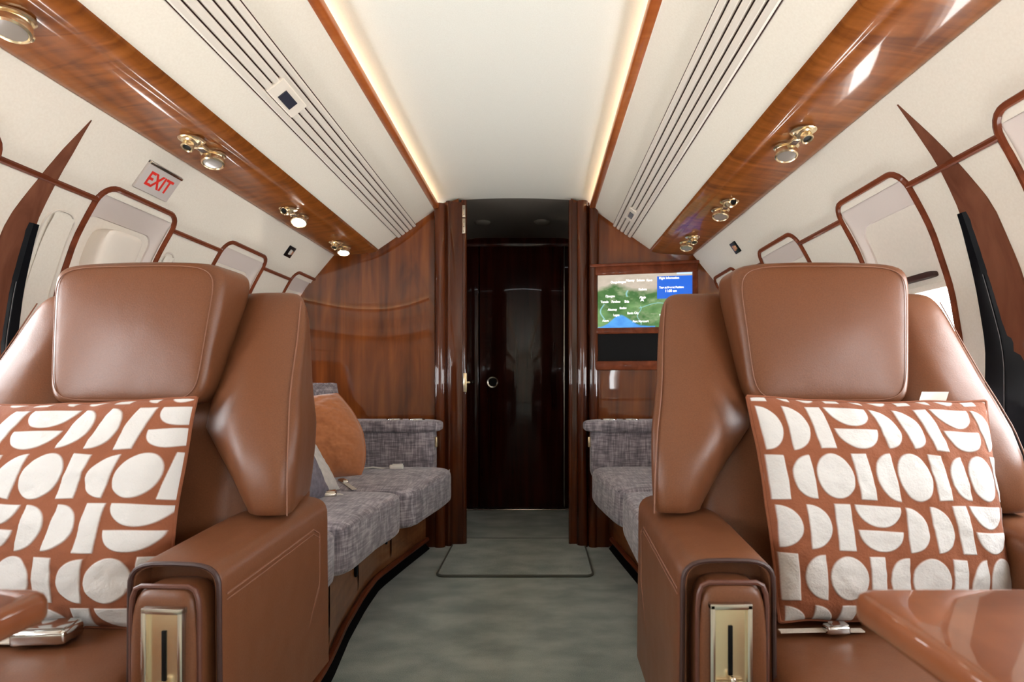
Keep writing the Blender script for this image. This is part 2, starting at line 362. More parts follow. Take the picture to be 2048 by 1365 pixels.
# ------------------------------------------------------------------ ribs
def rib(sg, zs, yf, yn, fr, label):
    """a slim lens-shaped moulding lying on the wall, widening towards the floor; yf / yn far and near edge"""
    off = (sg*1.06, yf[2], .6); t = thing('wall_rib', label, 'rib', off)
    def body(zl, fa, na, pr, back=.02):
        V = []
        for z in zl:
            f_, n_ = ip(-z, [-q for q in zs], fa(z)), ip(-z, [-q for q in zs], na(z)); p = pr(z); w = wx(z)
            V += [(sg*(w+back), f_, z), (sg*(w-p), f_-.003, z), (sg*(w-p*1.0), f_+(n_-f_)*.45, z), (sg*(w-p*.35), n_, z), (sg*(w+back), n_, z)]
        n = len(zl); F = [(i*5+k_, i*5+(k_+1) % 5, (i+1)*5+(k_+1) % 5, (i+1)*5+k_) for i in range(n-1) for k_ in range(5)]+[(0, 1, 2, 3, 4), tuple((n-1)*5+k_ for k_ in (4, 3, 2, 1, 0))]
        return V, F
    pz = lambda z: ip(-z, [-1.495, -1.42, -1.352, -1.25, -1.1, -.9, -.6, 0], [.001, .004, .006, .010, .014, .018, .022, .022])
    zl = list(np.linspace(1.495, .02, 40))
    MB().add(*body(zl, lambda z: yf, lambda z: yn, pz)).build('rib_panel', M['wood_rib'], t, sharp=18, off=off)
    zb = list(np.linspace(1.25, .45, 24))
    yb = [a+(b-a)*ip(-z, [-1.25, -1.02, -.9, -.6], fr) for a, b, z in zip(yf, yn, zs)]
    MB().add(*body(zb, lambda z: [q+.004 for q in yf], lambda z: yb, lambda z: pz(z)+.004)).build('black_panel', M['black'], t, sharp=18, off=off)
    MB().add(*tube([(sg*(wx(z)-pz(z)-.0043), ip(-z, [-q for q in zs], yf)+(ip(-z, [-q for q in zs], yb)-ip(-z, [-q for q in zs], yf))*.47, z) for z in zb[4:]], .0008, 6)).build('edge_strip', M['grey_line'], t, off=off)
ZR = [1.495, 1.42, 1.352, 1.25, 1.1, .9, .6, 0]
rib(-1, ZR, [1.372, 1.380, 1.384, 1.385, 1.397, 1.402, 1.402, 1.402], [1.368, 1.352, 1.342, 1.320, 1.308, 1.298, 1.29, 1.29], [.55, .60, .65, .7], 'tapering wooden wall rib with a black lower panel, left of the left seat')
rib(1, ZR, [1.297, 1.295, 1.294, 1.298, 1.308, 1.303, 1.298, 1.298], [1.291, 1.266, 1.246, 1.216, 1.20, 1.18, 1.16, 1.16], [.42, .62, .9, .96], 'tapering wooden wall rib with a black lower panel, right of the right seat')

# ------------------------------------------------------------------ slatted vents in the ceiling panels
def vent(sg, yp, plate_w, label):
    d = Vector((.188, 0, -.148)).normalized(); nrm = Vector((-d.z*-1, 0, -d.x)).normalized()   # downhill direction and downward normal
    nrm = Vector((d.z, 0, -d.x)).normalized(); A = Vector((.524, 0, 1.7105))
    O = Vector((sg*.58, 1.5, 1.66)); t = thing('slatted_air_vent', label, 'air vent', O)
    def pt(s, h, y): q = A+d*s+nrm*h; return Vector((sg*q.x, y, q.z))-O
    wtot = .121
    def seg(name, s0, s1, h0, h1, y0, y1, m, parent=t, r=0):
        pr = [(s0, h0), (s0, h1-r), (s0+r, h1), (s1-r, h1), (s1, h1-r), (s1, h0)]
        V = [pt(s, h, y) for y in (y0, y1) for s, h in pr]; n = len(pr)
        F = [(i, (i+1) % n, n+(i+1) % n, n+i) for i in range(n)]+[tuple(range(n)), tuple(range(n, 2*n))[::-1]]
        return MB().add(V, F).build(name, m, parent, sharp=40)
    seg('vent_base', 0, wtot, -.004, .002, Y0, Y1-.02, M['piping'])
    base = MB()
    edges = [(0.003, .021), (.025, .045), (.049, .069), (.073, .094), (.098, .118)]
    for a, b in edges:
        pr = [(a, 0), (a, .006), (a+.004, .010), (b-.004, .010), (b, .006), (b, 0)]; n = 6
        V = [pt(s, h, y) for y in (Y0, Y1-.01) for s, h in pr]
        base.add(V, [(i, (i+1) % n, n+(i+1) % n, n+i) for i in range(n)]+[tuple(range(n)), tuple(range(n, 2*n))[::-1]])
    base.build('slats', M['slat'], t, sharp=40)
    pl = seg('switch_plate', .038, .038+plate_w, .002, .014, yp-.075, yp+.075, M['cream_flat'], r=.003)
    s = seg('switch', .038+plate_w*.28, .038+plate_w*.8, .013, .0165, yp-.035, yp+.035, M['dark_glass'], parent=pl, r=.001)
vent(-1, 1.60, .058, 'long slatted beige air vent with grey switch in left ceiling panel')
vent(1, 2.72, .045, 'long slatted beige air vent with small dark switch in right ceiling panel')

# ------------------------------------------------------------------ overhead service units
def unit(x, y, lit, label, aim=(0, -.25, -1), nozzle=(0, -.5, -1), single=False):
    sg = 1 if x > 0 else -1; z = ip(abs(x), [.77, .914], [1.5395, 1.520])
    t = thing('reading_light_unit', label, 'reading light', (x, y, z), 0, 'brass reading light units under the wood strips')
    def orient(dv): return Vector((0, 0, 1)).rotation_difference(Vector(dv).normalized()).to_matrix().to_4x4()
    def lamp(cy):
        B = Matrix.Translation((0, cy, 0)) @ Matrix.Scale(1.02, 4); D = orient((-sg*.12, aim[1], aim[2]))
        f = MB().add(*lathe([(.020, .002), (.033, .001), (.034, -.003), (.030, -.006), (.022, -.006)], 28), B).build('flange', M['brass'], t)
        g = MB().add(*lathe([(.010, -.004), (.024, .004), (.027, .010), (.024, .014), (.029, .016), (.0305, .020), (.0295, .031), (.026, .034), (.024, .031), (.022, .029)], 28), B @ D)
        h = g.build('reading_light', M['brass'], t)
        MB().add(*lathe([(.001, .0315), (.012, .0318), (.0235, .031), (.0235, .028)], 24), B @ D).build('lens', M['lamp_on'] if lit else M['lens'], h)
        MB().add(*lathe([(.006, 0), (.009, .003), (.009, .016), (.006, .018)], 14), B @ Matrix.Translation((-sg*.0, .020, -.018)) @ orient((0, 1, .1))).build('knob', M['brass'], h)
    def gasper(cy):
        B = Matrix.Translation((0, cy, 0)) @ Matrix.Scale(1.0, 4); D = orient((sg*.1, nozzle[1], nozzle[2]))
        MB().add(*lathe([(.020, .002), (.032, .001), (.034, -.003), (.029, -.006), (.020, -.006)], 28), B).build('flange', M['brass'], t)
        g = MB().add(*lathe([(.008, -.012), (.020, -.006), (.0245, .004), (.021, .014), (.014, .018), (.0145, .020), (.0155, .034), (.0135, .036), (.0105, .034), (.010, .026)], 28), B @ D)
        h = g.build('air_nozzle', M['brass'], t)
        MB().add(*lathe([(.001, .030), (.0103, .030), (.0103, .027)], 20), B @ D).build('nozzle_core', M['blackm'], h)
    if single: lamp(0); return t
    lamp(.052); gasper(-.052)
    p = MB().add(*bbox(-.013, .013, -.022, .022, -.011, .001, .002)).build('label_plate', M['brass'], t)
    MB().add(*box(-.009, .009, -.012, .012, -.0118, -.0108)).build('dark_face', M['piping'], p, smooth=False)
unit(-.822, 1.04, False, 'unlit brass reading light under left wood strip, nearest the camera', single=True)
unit(-.816, 1.617, False, 'unlit brass light and air nozzle under left wood strip above EXIT sign')
unit(-.825, 2.24, True, 'lit brass reading light, middle unit of the left wood strip', aim=(0, -.5, -1), nozzle=(0, -1, -.6))
unit(-.826, 2.76, True, 'lit brass reading light under left wood strip, nearest the bulkhead', aim=(0, -.3, -1))
unit(.824, 1.56, False, 'brass light and air nozzle under right wood strip, nearest the camera')
unit(.826, 2.15, False, 'brass light with black-tipped air nozzle, middle of right wood strip', nozzle=(0, -1, -.4))
unit(.827, 2.66, False, 'brass light and air nozzle under right strip above television')

# ------------------------------------------------------------------ exit sign and little wall switches
def wall_frame(sg, y, z):
    """matrix: local x along the text direction, local y up the wall, local z into the cabin"""
    up = Vector((sg*(wx(z+.04)-wx(z-.04)), 0, .08)).normalized()
    xd = Vector((0, -sg*-1 if sg < 0 else -1, 0)); xd = Vector((0, 1, 0)) if sg < 0 else Vector((0, -1, 0))
    nz = xd.cross(up); m = Matrix((xd, up, nz)).transposed().to_4x4(); m.translation = Vector((sg*(wx(z)-.001), y, z)); return m
def placed(name, label, cat, mtx, group=None):
    t = thing(name, label, cat, (0, 0, 0), 0, group); t.matrix_world = mtx; return t
t = placed('exit_sign', 'silver EXIT sign with red letters on left wall under wood strip', 'exit sign', wall_frame(-1, 1.655, 1.450))
MB().add(*bbox(-.070, .070, -.044, .044, -.002, .006, .002)).build('sign_plate', M['sign'], t)
MB().add(*bbox(-.070, .070, .034, .043, -.002, .009, .002)).build('sign_top_edge', M['nickel'], t)
text('EXIT', .060, M['red'], t, 'lettering', Matrix.Translation((0, -.005, .0062)), .0008, .80, .0012)
for sg, y, lb in ((-1, 2.535, 'small black square wall switch with pale rockers on left wall'), (1, 2.455, 'small black square wall switch with copper face on right wall')):
    t = placed('wall_switch', lb, 'switch', wall_frame(sg, y, 1.447))
    MB().add(*bbox(-.030, .030, -.026, .026, -.002, .004, .0015)).build('switch_plate', M['black'], t)
    MB().add(*bbox(-.012, .006, -.013, .012, .003, .008, .002)).build('rocker', M['copper'] if sg > 0 else M['offwhite'], t)
    MB().add(*bbox(.007, .020, -.010, .009, .003, .007, .002)).build('rocker', M['copper'], t)

# ------------------------------------------------------------------ bulkhead, posts, vestibule
def by(x): a = max(0, abs(x)-.42); return 3.07-.16*a/.7-.05*(a/.7)**3
def ztop(x):
    x = abs(x); return ip(x, [0, .30, .43, .712, .76, .915, .97, 1.035, 1.09, 1.14, 1.17], [1.862, 1.853, 1.80, 1.572, 1.55, 1.53, 1.46, 1.36, 1.26, 1.11, .95])
def bulk(sg, name):
    def surf(dy):
        def fn(u, v):
            x = .30+.88*u; return (sg*x, by(x)+dy, v*ztop(x))
        return grid(40, 24, fn)
    mb = MB(); mb.add(*surf(0)); mb.add(*surf(.03))
    return tag(mb.build(name, M['wood_z'], sharp=50), kind='structure')
bulk(-1, 'wall_back_left'); bulk(1, 'wall_back_right')
def post(sg, cols, boxes, name):
    mb = MB()
    for x, y, r in cols: mb.add(*lathe([(r, 0), (r, ip(abs(x), [.2, .34, .43], [1.845, 1.84, 1.80])+.0)], 24), Matrix.Translation((x, y, 0)))
    for b in boxes: mb.add(*bbox(*b, .004))
    return tag(mb.build(name, M['wood_post']), kind='structure')
post_l = post(-1, [(-.395, 3.05, .030), (-.350, 3.07, .018), (-.272, 3.075, .016)], [(-.37, -.275, 3.055, 3.17, 0, 1.83), (-.47, -.40, 3.03, 3.10, 0, .40)], 'trim_post_left')
post(1, [(.418, 3.05, .026), (.360, 3.055, .030), (.300, 3.07, .012)], [(.290, .40, 3.06, 3.17, 0, 1.83), (.43, .50, 3.03, 3.10, 0, .40)], 'trim_post_right')
Hm = Matrix.Translation((-.268, 3.050, 1.66))
for z0, z1 in ((.085, .15), (0, .08)): MB().add(*bbox(-.008, .008, -.006, .004, z0, z1, .001), Hm).build('hinge_leaf', M['nickel'], post_l)
for z in (.012, .035, .060, .10, .13): MB().add(*lathe([(.0022, -.001), (.0022, .001)], 10), Hm @ Matrix.Translation((0, -.0065, z)) @ Matrix.Rotation(PI/2, 4, 'X')).build('screw', M['piping'], post_l)
Hm = Matrix.Translation((-.262, 3.054, .87))
lt = MB().add(*bbox(-.009, .009, -.006, .002, -.05, .05, .002), Hm).build('strike_plate', M['brass'], post_l)
MB().add(*lathe([(.004, 0), (.007, .004), (.007, .018), (.004, .022)], 14), Hm @ Matrix.Translation((.006, 0, 0)) @ Matrix.Rotation(PI/2, 4, 'Y')).build('latch_bolt', M['brass'], lt)
for sg, nm in ((-1, 'wall_vestibule_left'), (1, 'wall_vestibule_right')):
    tag(MB().add(*box(sg*.372, sg*.40, 3.1, 4.02, 0, 1.85)).build(nm, M['wood_post']), kind='structure')
    t_ = MB().add(*box(sg*.375, 1.2*sg, 3.98, 4.02, 0, 1.9)).build(nm+'_back', M['wood_door']); tag(t_, kind='structure')
tag(MB().add(*box(-.40, .40, 3.985, 4.03, 0, 1.9)).build('wall_vestibule_end', M['wood_door']), kind='structure')
tag(MB().add(*bbox(-.38, .38, 3.93, 3.985, 1.80, 1.86, .004)).build('trim_door_header', M['wood_door']), kind='structure')
d = tag(empty('door_1', (-.02, 3.93, 0)), kind='structure')
MB().add(*bbox(-.255, .315, -.012, .02, .012, 1.80, .006)).build('door_panel', M['wood_door'], d)
MB().add(*bbox(-.345, -.262, -.010, .02, .012, 1.80, .006)).build('side_panel', M['wood_door'], d)
kb = MB().add(*lathe([(.026, 0), (.038, .002), (.040, .006), (.037, .010), (.029, .008), (.028, .003)], 32, False), Matrix.Translation((-.165, -.012, .872)) @ Matrix.Rotation(PI/2, 4, 'X')).build('knob_ring', M['nickel'], d)
MB().add(*lathe([(.001, .003), (.028, .003), (.028, 0)], 28), Matrix.Translation((-.165, -.012, .872)) @ Matrix.Rotation(PI/2, 4, 'X')).build('knob_recess', M['blackm'], kb)
MB().add(*lathe([(.006, 0), (.012, .004), (.012, .02), (.007, .028), (.010, .034), (.004, .04)], 18), Matrix.Translation((-.30, -.010, .875)) @ Matrix.Rotation(PI/2, 4, 'X')).build('door_bolt', M['nickel'], d)
MB().add(*bbox(.318, .326, -.02, .0, .012, 1.80, .002)).build('edge_strip', M['nickel'], d)
tag(MB().add(*bbox(-.36, .345, 3.905, 3.925, 0, .009, .003)).build('trim_threshold', M['nickel']), kind='structure')
for x in (-.22, .15):
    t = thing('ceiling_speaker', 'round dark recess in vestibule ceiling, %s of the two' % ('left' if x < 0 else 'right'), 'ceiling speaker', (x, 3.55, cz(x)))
    MB().add(*lathe([(.001, -.012), (.035, -.012), (.045, -.006), (.052, .002)], 28)).build('speaker_cover', M['ceiling_shaded'], t)

# carpet inset at the doorway
t = thing('doorway_mat', 'grey-green carpet mat with dark bound edge before the doorway', 'mat', (.022, 2.87, 0))
V, F = [], []
out = [(x, y) for x, y in rrect(-.350, .350, -.305, .305, .035, 5)]
MB().add([(x, y, .010) for x, y in out]+[(x, y, 0) for x, y in out], [tuple(range(len(out)))]+[(i, (i+1) % len(out), len(out)+(i+1) % len(out), len(out)+i) for i in range(len(out))]).build('mat_pile', M['carpet'], t, smooth=False)
MB().add(*tube([(x, y, .006) for x, y in out], .006, 8, True)).build('bound_edge', M['carpet_edge'], t)

# ------------------------------------------------------------------ television
def fbm(u, v, seed, octs=4, base=4):
    rng = np.random.RandomState(seed); out = 0; amp = 1; tot = 0
    for o in range(octs):
        n = base*2**o; g = rng.rand(n+2, n+2); x = u*n; y = v*n
        xi = np.clip(x.astype(int), 0, n); yi = np.clip(y.astype(int), 0, n); fx = x-xi; fy = y-yi; fx = fx*fx*(3-2*fx); fy = fy*fy*(3-2*fy)
        out = out+amp*((g[xi, yi]*(1-fx)+g[xi+1, yi]*fx)*(1-fy)+(g[xi, yi+1]*(1-fx)+g[xi+1, yi+1]*fx)*fy); tot += amp; amp *= .55
    return out/tot
def set_cols(me, cols):
    a = me.color_attributes.new('Col', 'FLOAT_COLOR', 'POINT'); a.data.foreach_set('color', np.concatenate([cols, np.ones((len(cols), 1))], 1).astype(np.float32).ravel())
tvw = .545; ang = math.atan2(2.925-3.035, .530)
tv = thing('television', 'wall television showing a green flight map above a black panel', 'television', (.405, 3.035, .935), ang)
zb, zt = 0, .545
mb = MB()
mb.add(*bbox(0, tvw, -.004, .06, zt-.045, zt, .006)); mb.add(*bbox(0, tvw, -.004, .06, zb, zb+.048, .006)); mb.add(*bbox(0, .026, -.002, .06, zb+.04, zt-.04, .005))
mb.add(*bbox(tvw-.026, tvw, -.002, .06, zb+.04, zt-.04, .005)); mb.add(*bbox(.02, tvw-.02, 0, .06, .19, .222, .004)); mb.add(*box(.01, tvw-.01, .022, .06, .01, zt-.01))
mb.build('television_frame', M['wood_trim'], tv)
MB().add(*bbox(-.006, tvw+.006, -.014, .05, zt-.004, zt+.012, .005)).build('frame_cap', M['wood_trim'], tv)
MB().add(*box(.026, tvw-.026, .016, .024, .048, .19)).build('black_lower_panel', M['blackm'], tv, smooth=False)
nx, nz = 260, 150; sx0, sx1, sz0, sz1 = .026, tvw-.026, .222, .500
v, f = grid(nx, nz, lambda u, w: (sx0+(sx1-sx0)*u, .010, sz0+(sz1-sz0)*w))
scr = mesh_obj('display', v, f, M['map'], tv, False)
U, Wv = np.meshgrid(np.linspace(0, 1, nx), np.linspace(1, 0, nz)); U = U.ravel(); Wv = Wv.ravel()
n1 = fbm(U*.999, Wv*.999, 3, 5, 5); n2 = fbm(U*.999, Wv*.999, 8, 5, 12)
def mixc(a, b, t): return a*(1-t[:, None])+b*t[:, None]
C3 = lambda c: np.array(lin(c))[None, :]
bei = mixc(C3((196, 182, 168)), C3((168, 156, 138)), n2); grn = mixc(C3((52, 98, 44)), C3((110, 150, 92)), np.clip((n1-.35)*2.4, 0, 1)); grn = mixc(grn, C3((168, 176, 140)), np.clip((n2-.55)*3, 0, 1)*.6)
t_ = np.clip((Wv-.24-.22*(n1-.5)+.06*np.sin(U*9))*9, 0, 1); colr = mixc(bei, grn, t_)
colr = mixc(colr, C3((170, 176, 132)), np.clip((U-.6)*3, 0, 1)*np.clip(1-abs(Wv-.55)*3.5, 0, 1)*.6)
coast = .97-.22*np.exp(-((U-.26)/.13)**2)+(n1-.5)*.06
sea = np.clip((Wv-coast)*40, 0, 1)*(U < .62); colr = mixc(colr, mixc(C3((46, 120, 205)), C3((90, 170, 225)), n2), sea)
riv = np.clip(1-abs(U-(.455+.02*np.sin(Wv*22)))*160, 0, 1)*(Wv > .6)*(Wv < .95); riv += np.clip(1-abs(Wv-(.60-.05*np.sin(U*12)))*110, 0, 1)*(U > .45)*(U < .75)
riv += np.clip(1-abs(U-(.33+.01*np.sin(Wv*30)))*80, 0, 1)*(Wv > .3)*(Wv < .42); riv += np.clip(1-abs(U-(.07+.025*np.sin(Wv*16)))*90, 0, 1)*(Wv > .55)*(Wv < .85)
colr = mixc(colr, C3((150, 205, 215)), np.clip(riv, 0, 1)*.8)
boxm = ((U > .64) & (Wv > .055) & (Wv < .47)).astype(float); colr = mixc(colr, C3((18, 92, 200)), boxm)
colr = mixc(colr, C3((190, 215, 245)), ((U > .84) & (Wv < .03)).astype(float))
set_cols(scr.data, colr)
RX = Matrix.Rotation(PI/2, 4, 'X')
def lab(s, u, w, size, sx=1, al='CENTER'): text(s, size, M['label_text'], scr, 'caption', Matrix.Translation((sx0+(sx1-sx0)*u, .0085, sz1-(sz1-sz0)*w)) @ RX, .0003, sx, .0004, al)
for s, u, w in (('Kaduna', .49, .29), ('Abuja', .49, .44), ('Ibadan', .285, .63), ('Benin City', .39, .73), ('Lagos', .215, .76), ('Port Harcourt', .47, .887), ('Accra', .10, .86), ('Djougou', .15, .40), ('Parakou', .21, .505), ('Tamale', .09, .505), ('Bida', .325, .51), ('Abomey', .172, .655), ('Yaounde', .71, .78), ('Ouagadougou', .235, .14), ('Niamey', .36, .115), ('Sokoto', .47, .12), ('Kano', .56, .125)):
    lab(s, u, w, .0165, .85)
lab('Flight Information', .66, .095, .0165, .85, 'LEFT'); lab('Time at Present Position:', .66, .27, .0152, .80, 'LEFT'); lab('11:00 am', .78, .335, .018, .9)
MB().add([(-.010, 0, -.008), (0, 0, -.002), (.010, 0, -.008), (.003, 0, .010), (-.003, 0, .010)], [(0, 1, 2, 3, 4)], Matrix.Translation((sx0+(sx1-sx0)*.485, .009, sz1-(sz1-sz0)*.49))).build('aircraft_marker', M['label_text'], scr, smooth=False)

# ------------------------------------------------------------------ divans
def divan(sg, label, ys, fx, cuts, lf):
    """sg side; ys/fx front edge of the cushions along y; cuts = (y0, y1) per cushion; lf = floor line"""
    t = thing('divan', label, 'divan', (sg*.75, 2.2, 0)); off = (sg*.75, 2.2, 0)
    for (y0, y1, ex) in cuts:
        def fn(u, v, w, y0=y0, y1=y1, ex=ex):
            y = (y0+y1)/2+(y1-y0)/2*v; f = ip(y, ys, fx)+ex; b = .90
            x = (f+b)/2-(b-f)/2*u; z = .392+.080*w
            if w > 0: z += .012*(1-u*u)*(1-v*v)
            return (sg*x, y, z)
        MB().add(*squad(fn, 14, 9)).build('seat_cushion', M['tweed'], t, off=off)
        pts = [(sg*(ip(y, ys, fx)+ex+.010), y, .457) for y in np.linspace(y0+.035, y1-.035, 14)]
        MB().add(*tube(pts, .0028, 6)).build('cushion_piping', M['tweed'], t, off=off)
    # backrest along the wall
    def fb(u, v, w): return (sg*(.93+.02*u+.05*(1-w)/2*-1+.06), 2.03+.80*v, .66+.20*w)
    MB().add(*squad(fb, 10, 6)).build('backrest', M['tweed'], t, off=off)
    # arm against the bulkhead
    ax0 = .385; n = 10
    MB().add(*squad(lambda u, v, w: (sg*(ax0+.30+.30*u), 2.86+.06*v, .525+.14*w), 10, 9)).build('arm', M['tweed'], t, off=off)
    MB().add(*squad(lambda u, v, w: (sg*(ax0+.275+.31*u), 2.855+.075*v, .655+.032*w), 10, 5)).build('arm_top', M['tweed'], t, off=off)
    h = MB()
    for hx in (ax0+.09, ax0+.20): h.add(*lathe([(.030, -.02), (.030, .002), (.038, .004), (.040, .001), (.040, -.004)], 24, False), Matrix.Translation((sg*hx, 2.85, .687)))
    h.build('cup_holder_rims', M['steel'], t, off=off)
    MB().add(*bbox(sg*(ax0-.012), sg*(ax0+.002), 2.84, 2.88, .55, .60, .002)).build('side_switch', M['brass'], t, off=off)
    # wooden base, bowed like the cushions
    yy, xx = lf
    def base(u, w, d=0): y = 1.25+(3.02-1.25)*u; return (sg*(ip(y, yy, xx)+.03+d), y, .035+.27*w)
    MB().add(*grid(30, 6, lambda u, w: base(u, w))).add(*box(sg*.6, sg*1.0, 1.2, 2.9, 0, .3)).build('base', M['wood_base'], t, off=off)
    for a, b in ((1.28, 1.70), (1.72, 2.13), (2.15, 2.55), (2.57, 2.90)):
        dr = MB().add(*grid(8, 4, lambda u, w: (lambda y: (sg*(ip(y, yy, xx)+.018), y, .09+.205*w))(a+(b-a)*u))).build('drawer', M['wood_base'], t, off=off)
        MB().add(*squad(lambda u, v, w: (sg*(ip(b-.05, yy, xx)+.012-.006*u), b-.05+.008*v, .20+.035*w), 4, 4)).build('drawer_pull', M['black'], dr, off=off)
    MB().add(*tube([(sg*(ip(y, yy, xx)+.015), y, .052) for y in np.linspace(1.25, 3.0, 24)], .012, 8)).build('base_moulding', M['wood_trim'], t, off=off)
    MB().add(*grid(24, 2, lambda u, w: (lambda y: (sg*(ip(y, yy, xx)+.001+.03*w), y, .002+.034*w))(1.25+1.75*u))).build('toe_kick', M['blackm'], t, off=off)
    return t
divan(-1, 'grey tweed divan on left wall with orange pillow and loose seat belts', [1.2, 1.52, 1.90, 2.05, 2.12, 2.16, 2.3, 2.5, 2.64, 2.74], [.425, .415, .395, .370, .368, .340, .325, .292, .278, .292], [(1.22, 1.60, .01), (1.605, 2.13, 0), (2.14, 2.75, -.005)], ([1.2, 1.67, 1.94, 2.2, 2.41, 2.7, 3.02], [.44, .47, .508, .53, .536, .49, .435]))
divan(1, 'grey tweed divan on right wall below the television, mostly behind seat', [1.2, 1.62, 2.1, 2.22, 2.4, 2.55, 2.66, 2.74], [.40, .415, .425, .420, .395, .378, .375, .39], [(1.22, 1.62, .01), (1.63, 2.13, .005), (2.14, 2.76, 0)], ([1.2, 1.7, 2.1, 2.47, 2.75, 3.03], [.50, .545, .56, .553, .52, .49]))

# ------------------------------------------------------------------ soft pillows
def pillow_mesh(corners, thick, n, seed=1, crease=.004, pat=None, back=True, bow=.03, folds=0):
    """corners TL, TR, BR, BL as seen from the front; pat(s,t) -> coverage 0..1 of the light applique"""
    TL, TR, BR, BL = [Vector(c) for c in corners]
    nrm = (TR-TL).cross(BL-TL).normalized()*-1
    if nrm.dot(Vector((0.1, 0, .9))-(TL+BR)/2) < 0: nrm = -nrm
    s = np.linspace(0, 1, n); Sg, Tg = np.meshgrid(s, s); Sg = Sg.ravel(); Tg = Tg.ravel()
    u = Sg*2-1; v = Tg*2-1
    su = Sg+bow*u*(v*v-1)*-.0-bow*np.sign(u)*abs(u)**1.5*(1-v*v)*.5; tv_ = Tg-max(bow, -.03)*np.sign(v)*abs(v)**1.5*(1-u*u)*.5
    P = (np.outer((1-su)*(1-tv_), TL)+np.outer(su*(1-tv_), TR)+np.outer(su*tv_, BR)+np.outer((1-su)*tv_, BL))
    ex_, ey_ = (TR-TL).normalized(), (BL-TL).normalized(); P = P+np.outer(.006*(fbm(Sg*.999, Tg*.999, seed+3, 2, 4)-.5), ex_)+np.outer(.010*(fbm(Sg*.999, Tg*.999, seed+4, 2, 4)-.5), ey_)
    h = ((1-abs(u)**2.6)*(1-abs(v)**2.6))**.55
    w = fbm(Sg*.999, Tg*.999, seed, 3, 3)-.5; w2 = fbm(Sg*.999, Tg*.999, seed+9, 3, 9)-.5
    cov = pat(Sg, Tg) if pat else np.zeros_like(Sg)
    hh = thick*h*(1+.25*w)+crease*w2*np.clip(h*3, 0, 1)+cov*.0016*np.clip(h*4, 0, 1)
    hh = hh+folds*(fbm(Sg*.25, (Tg+.12*Sg)/1.13*.999, seed+20, 3, 14)-.5)*np.clip(h*2, 0, 1)
    edge = (abs(u) > .999) | (abs(v) > .999)
    Fp = P+np.outer(hh, nrm); Bp = P-np.outer(thick*.75*h, nrm)
    q = [(j*n+i, j*n+i+1, (j+1)*n+i+1, (j+1)*n+i) for j in range(n-1) for i in range(n-1)]
    return Fp, Bp, q, cov
def make_pillow(name, label, corners, thick, m, n=60, seed=1, crease=.004, pat=None, cols=None, bow=.03, cat='pillow', folds=0):
    Fp, Bp, q, cov = pillow_mesh(corners, thick, n, seed, crease, pat, bow=bow, folds=folds)
    c = (Fp.mean(0)+Bp.mean(0))/2; c[2] = min(Fp[:, 2].min(), Bp[:, 2].min()); t = thing(name, label, cat, tuple(c))
    o = mesh_obj('pillow_front', Fp-c, q, m, t)
    if pat is not None:
        a, b = np.array(lin(cols[0])), np.array(lin(cols[1])); set_cols(o.data, a[None]*(1-cov[:, None])+b[None]*cov[:, None])
        m2 = M['rustcloth']
    else: m2 = m
    k = 4; idx = list(range(0, n, k))
    if idx[-1] != n-1: idx.append(n-1)
    nb = len(idx); V = [tuple(Bp[j*n+i]-c) for j in idx for i in idx]
    mesh_obj('pillow_back', V, [(j*nb+i, (j+1)*nb+i, (j+1)*nb+i+1, j*nb+i+1) for j in range(nb-1) for i in range(nb-1)], m2, t)
    ring = [Fp[i]-c for i in range(0, n, 3)]+[Fp[j*n+n-1]-c for j in range(0, n, 3)]+[Fp[(n-1)*n+i]-c for i in range(n-1, -1, -3)]+[Fp[j*n]-c for j in range(n-1, 0, -3)]
    MB().add(*tube(ring, .003, 6, True)).build('seam', m2, t)
    return t
M['rustcloth'] = noisy('rust_cotton', (130, 74, 46), (122, 68, 42), 200, .9, .2)
def pattern(wid, hgt, a0, b0, row0, lean=0, ls=0, rp=.0865):
    """rows of half discs, bars and circles on a rust ground; metres"""
    def sdf(S_, T_):
        x = S_*wid-(lean+ls*S_)*(1-T_)**2+.003*(fbm(S_*.999, T_*.999, 40, 2, 3)-.5); y = T_*hgt+row0+.006*(fbm(S_*.999, T_*.999, 41, 2, 3)-.5); row = np.floor(y/rp); yy = (y-row*rp)-rp/2
        hh = .0385; d = np.full_like(x, 1.0)
        odd = (row.astype(int) % 2 == 1)
        # row B: bar, half disc, circle; period .141
        p = .141; xm = np.mod(x+b0, p)
        bar = np.maximum(abs(xm-.018)-.0135, abs(yy)-hh)
        cir = (np.sqrt(((xm-.110)/.0305)**2+(yy/hh)**2)-1)*.03
        hal = np.maximum((np.sqrt(((xm-.074)/.034)**2+(yy/hh)**2)-1)*.03, xm-.0745)
        dB = np.minimum(np.minimum(bar, cir), hal)
        # row A: D, D, bar, two stacked half ellipses; period .2115
        p = .2115; xm = np.mod(x+a0, p); xm = np.where(xm > .2075, xm-p, xm)
        d1 = np.maximum((np.sqrt(((xm-.004)/.036)**2+(yy/hh)**2)-1)*.03, .0045-xm)
        d2 = np.maximum((np.sqrt(((xm-.050)/.036)**2+(yy/hh)**2)-1)*.03, .0505-xm)
        b2 = np.maximum(abs(xm-.108)-.0135, abs(yy)-hh)
        e1 = np.maximum((np.sqrt(((xm-.168)/.0385)**2+((yy+hh)/.036)**2)-1)*.03, -(yy+hh))
        e2 = np.maximum((np.sqrt(((xm-.168)/.0385)**2+((yy-.003)/.036)**2)-1)*.03, -(yy-.0035))
        dA = np.minimum(np.minimum(np.minimum(d1, d2), b2), np.minimum(e1, e2))
        d = np.where(odd, dB, dA)
        return np.clip(.5-d/.0016, 0, 1)
    return sdf

